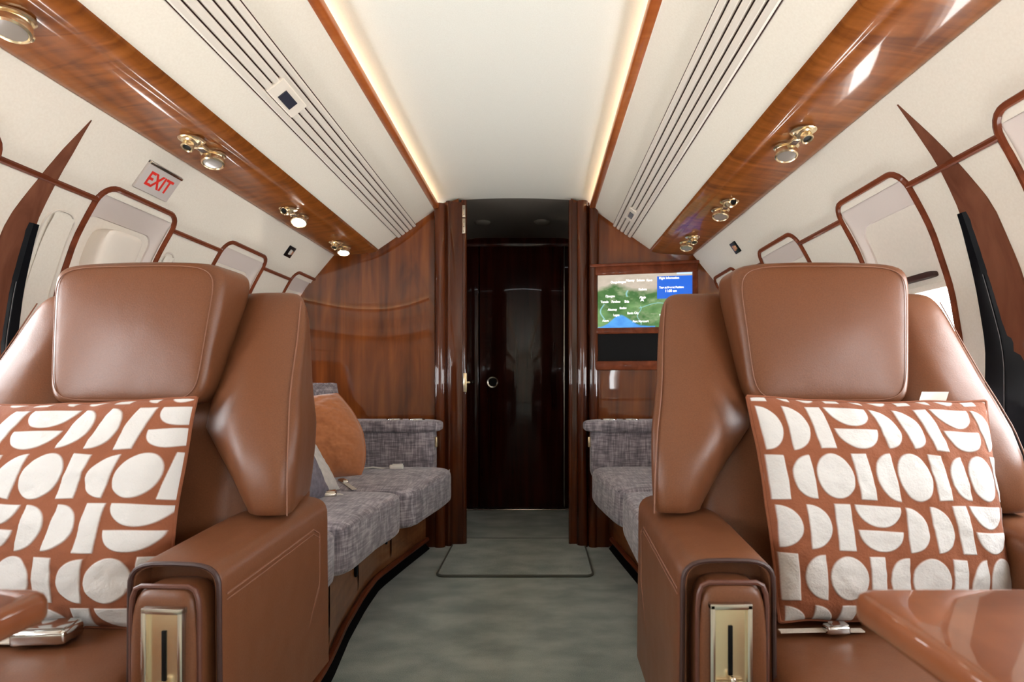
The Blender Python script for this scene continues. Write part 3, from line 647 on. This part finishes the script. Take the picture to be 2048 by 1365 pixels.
# ------------------------------------------------------------------ seats
def seat(cx, rz, label, outer):
    yo = 1.0
    t = thing('cabin_seat', label, 'armchair', (cx, yo, 0), rz)
    off = (0, yo, 0); LE = M['leather']
    # headrest
    def hd(u, v, w):
        hw = .153+.012*w; x = hw*u; z = .960+.131*w
        yf = 1.005+.028*(w+1)/2*1.2-.010*(1-u*u)*(1-w*w); yb = 1.12+.03*w
        y = yf+(yb-yf)*(v+1)/2
        z -= .006*(u*u)*(w > 0)*w
        return (x, y, z)
    h = MB().add(*squad(hd, 18, 9)).build('headrest', LE, t, off=off)
    for dd in (.925,):
        r = [hd(a, -.985, b) for a, b in [(math.copysign(abs(math.cos(q))**.28, math.cos(q))*dd, math.copysign(abs(math.sin(q))**.28, math.sin(q))*dd) for q in np.linspace(0, 2*PI, 90, endpoint=False)]]
        MB().add(*tube([(x, y+.0012, z) for x, y, z in r], 0.0009, 5, True)).build('stitching', M['thread'], h, off=off)
    # back cushion
    def bk(u, v, w):
        z = .69+.31*w; hw = ip(z, [.38, .65, .8, 1.0], [.235, .235, .22, .24]); yf = ip(z, [.38, .55, .7, .85, 1.0], [.985, .99, 1.015, 1.06, 1.12])
        return (hw*u, yf+(1.20-yf)*(v+1)/2+.012*u*u*(v < 0), z)
    MB().add(*squad(bk, 14, 7)).build('back_cushion', LE, t, off=off)
    zz = [.655, .70, .745, .79, .835, .88, .95, 1.045]
    xi = [.222, .198, .165, .128, .124, .122, .116, .112]; xo = [.326, .326, .325, .321, .311, .302, .292, .276]; yf_ = [.955, .958, .966, .982, 1.004, 1.03, 1.07, 1.118]
    for s in (-1, 1):
        def bo(u, v, w):
            w_ = max(-1, w*1.11) if w < 0 else w; z = .848+.198*w_; a = ip(z, zz, xi); b = ip(z, zz, xo); yf = ip(z, zz, yf_)
            b -= ip(z, [.65, .80, 1.0], [.080, .058, .040])*(v+1)/2; x = (a+b)/2+(b-a)/2*u; y = yf+(1.21-yf)*(v+1)/2
            if v < 0: y += (.050*max(0, -u)**1.7+.014*max(0, u)**2.6)*(-v)
            return (s*x, y, z)
        b = MB().add(*squad(bo, 20, 8)).build('side_bolster', LE, t, off=off)
        pts = [bo(.86, -.992, w) for w in np.linspace(-.93, .90, 30)]
        MB().add(*tube([(x, y-.0005, z) for x, y, z in pts], .0012, 5)).build('stitching', M['thread'], b, off=off)
        # armrest: leather cover over the box, end pad, metal control plate
        ax = .305 if s == outer else .2525; aw = .066
        def ar(u, v, w):
            y = .955+.165*v; zt_ = ip(y, [.79, .95, 1.12], [.628, .642, .652]); z0 = .26; hw = aw*(1+.10*(1-w)/2*0)
            return (s*(ax+hw*u), y, z0+(zt_-z0)*(w+1)/2)
        def ar2(u, v, w):
            # round only the top
            c = max(abs(u), 0); return ar(u, v, w)
        prof = []
        for a in np.linspace(0, PI, 15): prof.append((-math.copysign(abs(math.cos(a))**.55, math.cos(a)), abs(math.sin(a))**.55))
        prof = [(-1.04, -6)]+[(-1, -1.0)]+prof+[(1, -1.0)]+[(1.04, -6)]
        V = []; st = [.790, .795, .83, .88, .95, 1.03, 1.12]
        def pp(y, p, g=1): 
            zt_ = ip(y, [.79, .95, 1.12], [.628, .642, .652]); return (s*(ax+aw*g*p[0]), y, zt_-.045+.045*p[1]*(g if p[1] > 0 else 1))
        for y in st:
            g = 1 if y > .791 else .97
            V += [pp(y, p, g) for p in prof]
        n = len(prof); F = [(i*n+j, i*n+j+1, (i+1)*n+j+1, (i+1)*n+j) for i in range(len(st)-1) for j in range(n-1)]
        Vi = [pp(.79, p, .86) for p in prof]; o1 = len(V); V += Vi; F += [(j, o1+j, o1+j+1, j+1) for j in range(n-1)]
        Vj = [pp(.82, p, .86) for p in prof]; o2 = len(V); V += Vj; F += [(o1+j, o2+j, o2+j+1, o1+j+1) for j in range(n-1)]; F += [tuple(range(o2, o2+n))]
        am = MB().add(V, F).build('armrest', LE, t, off=off, sharp=50)
        MB().add(*tube([pp(.789, p, .95) for p in prof], .0035, 8)).build('piping', M['piping'], am, off=off)
        ep = MB().add(*squad(lambda u, v, w: (s*(ax+.047*u), .795+.033*v, .43+.172*w+.004*u*u*(w > 0)*-1), 12, 6)).build('end_pad', M['leather'], am, off=off)
        rp = [( .0465*a, .431+.172*b) for a, b in [(-1, -.9), (-1, .80), (-.97, .90), (-.88, .965), (-.7, .99), (.7, .99), (.88, .965), (.97, .90), (1, .80), (1, -.9)]]
        MB().add(*tube([(s*(ax+x), .772, z) for x, z in rp], .0035, 8)).build('pad_piping', M['leather_dark'], am, off=off)
        # control plate
        px = ax-.003*s if s < 0 else ax
        px = ax+.006
        fr = MB()
        for b4 in ((-.028, -.021, .40, .577), (.021, .028, .40, .577), (-.028, .028, .570, .578), (-.028, .028, .40, .406)):
            fr.add(*bbox(s*px+b4[0], s*px+b4[1], .756, .768, b4[2], b4[3], .0015))
        f_ = fr.build('control_plate', M['nickel'], t, off=off)
        MB().add(*box(s*px-.022, s*px+.022, .762, .766, .403, .573)).build('plate_recess', M['brass'], f_, smooth=False, off=off)
        MB().add(*bbox(s*px-.003, s*px+.003, .7600, .7625, .482, .548, .001)).build('lever_slot', M['blackm'], f_, off=off)
        MB().add(*bbox(s*px-.018, s*px+.018, .751, .761, .470, .476, .002)).add(*squad(lambda u, v, w: (s*px+.004*u, .752+.005*v, .477+.008*w), 3, 3)).build('lever', M['nickel'], f_, off=off)
        # side panel with its stitched outline
        if True:
            X = s*(ax+aw*1.002)
            lines = [[(X, .80, .583), (X, .90, .590), (X, 1.06, .603), (X, 1.085, .590), (X, 1.085, .50), (X, 1.03, .42), (X, .92, .385), (X, .80, .37)]]
            sp = MB()
            for ln in lines:
                d2 = []
                for i in range(len(ln)-1):
                    a, b = Vector(ln[i]), Vector(ln[i+1])
                    for kq in range(6): d2.append(a.lerp(b, kq/6))
                d2.append(Vector(ln[-1])); sp.add(*tube(d2, .0016, 5)); sp.add(*tube([(p.x, p.y-.0 if True else 0, p.z-.008) for p in d2], .0012, 5))
            sp.build('panel_stitching', M['thread'], am, off=off)
        MB().add(*squad(lambda u, v, w: (s*(.27+.045*u), .93+.19*v, .17+.14*w), 8, 7)).build('lower_side', LE, t, off=off)
    # seat cushion and plinth
    def sc(u, v, w):
        z = .40+.075*w
        if w > 0: z += .012*(1-u*u)*(1-v*v)-.006*math.sin(v*4+u*2)*.5
        return (.195*u, .745+.26*v, z)
    MB().add(*squad(sc, 16, 8)).build('seat_cushion', LE, t, off=off)
    MB().add(*bbox(-.22, .22, .58, 1.14, .04, .34, .02)).build('plinth', M['leather_dark'], t, off=off)
    MB().add(*bbox(-.25, .25, 1.15, 1.21, .10, .95, .02)).build('back_shell', LE, t, off=off)
    return t
seat(.642, 0, 'brown leather cabin seat right of the aisle under television, headrest raised', 1)
seat(-.600, math.radians(-3.5), 'brown leather cabin seat left of the aisle with a silver buckle on its cushion', -1)

# patterned pillows
cl = [(130, 74, 46), (200, 197, 194)]
make_pillow('patterned_pillow', 'rust pillow with white circles and half discs on right seat', [(.478, .965, .845), (.896, .985, .840), (.890, .915, .480), (.512, .910, .490)], .055, M['applique'], 380, 5, .009, pattern(.425, .392, .2115-.0035, 0, .0865*2-.012, 0, -.06), cl, .03)
make_pillow('patterned_pillow', 'rust pillow with white bars and half discs on left seat', [(-.880, .990, .832), (-.444, .962, .845), (-.458, .905, .480), (-.895, .915, .480)], .055, M['applique'], 380, 12, .009, pattern(.425, .40, .008, .0415, .0865*2-.012, .06), cl, .03)
# care label at the top of the right pillow
t = thing('care_label', 'tiny white fabric label sticking up behind right patterned pillow', 'label', (.802, .985, .835))
MB().add(*grid(8, 6, lambda u, v: (-.022+.044*u+.006*v, .004*math.sin(u*4), .019*v))).build('label_cloth', M['white'], t)
# divan pillows
p = make_pillow('orange_pillow', 'plain rust orange velvet pillow leaning on left divan', [(-.96, 2.42, .770), (-.735, 2.46, .822), (-.615, 2.40, .482), (-.88, 2.28, .480)], .105, M['rust'], 120, 21, .016, None, bow=-.42, folds=.016)
MB().add(*bbox(-.004, .004, -.002, .002, -.032, .0, .001), Matrix.Translation(Vector((-.80, 2.41, .79))-p.location)).build('red_tag', M['redtag'], p)
make_pillow('grey_pillow', 'grey and white cotton pillow on left divan behind seat bolster', [(-.80, 1.70, .72), (-.70, 1.98, .70), (-.60, 2.02, .47), (-.62, 1.66, .47)], .055, M['denim'], 60, 31, .01)
make_pillow('white_pillow', 'off-white cotton pillow behind the grey one on left divan', [(-.84, 2.00, .72), (-.74, 2.13, .70), (-.615, 2.15, .47), (-.64, 2.00, .47)], .04, M['offwhite'], 60, 33, .01)
make_pillow('charcoal_pillow', 'charcoal tweed pillow topping out behind orange pillow on divan', [(-.98, 2.56, .88), (-.85, 2.78, .865), (-.80, 2.77, .52), (-.88, 2.56, .50)], .05, M['tweed'], 60, 35, .008)

# ------------------------------------------------------------------ seat belts
def belt(pts, w, label, buckle, rz=0, bsize=(.032, .024, .010), name='seat_belt', m=None, bm='steel'):
    c = Vector(buckle); t = thing(name, label, 'seat belt', c)
    pts = [Vector(p)-c for p in pts]; V = []; F = []
    for i, p in enumerate(pts):
        a = pts[max(0, i-1)]; b = pts[min(len(pts)-1, i+1)]; d_ = (b-a).normalized(); s_ = d_.cross(Vector((0, 0, 1))).normalized()*w/2
        V += [p-s_, p+s_, p+s_-Vector((0, 0, .002)), p-s_-Vector((0, 0, .002))]
    for i in range(len(pts)-1):
        for k_ in range(4): F.append((4*i+k_, 4*i+(k_+1) % 4, 4*(i+1)+(k_+1) % 4, 4*(i+1)+k_))
    F += [(0, 1, 2, 3), tuple(4*(len(pts)-1)+k_ for k_ in (3, 2, 1, 0))]
    MB().add(V, F).build('strap', m or M['strap'], t)
    R = Matrix.Rotation(rz, 4, 'Z'); bx, by_, bz = bsize
    b = MB().add(*bbox(-bx, bx, -by_, by_, 0, bz*2, min(bz, by_)*.6, 3), R).build('buckle', M[bm], t)
    MB().add(*bbox(-bx*.55, bx*.9, -by_*.8, by_*.8, bz*2-.001, bz*2+.003, .002), R).build('buckle_flap', M[bm], b)
    return t
belt([(-.80, .850, .492), (-.70, .852, .492), (-.635, .852, .491)], .034, 'shiny silver buckle and pale strap on left seat cushion', (-.598, .852, .488), .12, (.038, .024, .011))
belt([(.50, .885, .488), (.56, .886, .489), (.63, .888, .488)], .012, 'silver seat belt end beneath the right patterned pillow', (.585, .880, .487), .05, (.018, .01, .006))
zs_ = .472
belt([(-.70, 2.56, zs_+.012), (-.62, 2.60, zs_+.016), (-.55, 2.60, zs_+.006)], .035, 'white-tabbed divan belt beside the arm, right of orange pillow', (-.515, 2.60, zs_+.002), .1, (.032, .012, .012), m=M['white'], bm='white')
belt([(-.72, 2.47, zs_+.004), (-.68, 2.47, zs_+.004)], .02, 'short pale belt tab by the foot of orange pillow', (-.650, 2.48, zs_), .2, (.022, .008, .004), m=M['white'], bm='white')
belt([(-.55, 2.12, zs_+.004), (-.60, 2.20, zs_+.006), (-.63, 2.24, zs_+.010)], .018, 'pale belt tab lying diagonally before the orange pillow', (-.640, 2.26, zs_), -.9, (.032, .012, .008), m=M['strap'], bm='nickel')
belt([(-.64, 1.96, zs_+.006), (-.60, 1.98, zs_+.012), (-.57, 2.00, zs_+.012), (-.55, 2.02, zs_+.004)], .04, 'chunky pale belt buckle on near divan cushion', (-.605, 1.97, zs_), .3, (.040, .024, .012), m=M['white'], bm='nickel')

# ------------------------------------------------------------------ side tables
def table(sg, label, x_in, yfar):
    t = thing('folding_table', label, 'table', (sg*.8, .25, .65))
    pts = rrect(x_in, 1.05, -.30, yfar, .014, 6); n = len(pts); off = Vector((sg*.8, .25, .65)); V = []
    prof = [(.008, .686), (.002, .688), (.0, .692), (.0, .702), (.002, .707), (.006, .7098), (.009, .710), (.03, .710)]
    cx_, cy_ = (x_in+1.05)/2, (yfar-.30)/2
    for ins, z in prof:
        for x, y in pts:
            dx, dy = cx_-x, cy_-y; l = math.hypot(dx, dy); V.append((sg*(x+dx/l*ins)-off.x, y+dy/l*ins-off.y, z-off.z))
    F = [(r*n+i, r*n+(i+1) % n, (r+1)*n+(i+1) % n, (r+1)*n+i) for r in range(len(prof)-1) for i in range(n)]+[tuple(range(n))[::-1], tuple((len(prof)-1)*n+i for i in range(n))]
    MB().add(V, F).build('table_top', M['wood_table'], t, sharp=60)
    MB().add(*bbox(*sorted((1.02*sg, 1.085*sg)), 0, .4, .65, .687, .006)).build('wall_bracket', M['wood_trim'], t, off=off)
table(1, 'glossy wooden folding table over right seat at lower right corner', .372, .449)
table(-1, 'glossy wooden folding table with rounded corner at lower left edge', .246, .449)
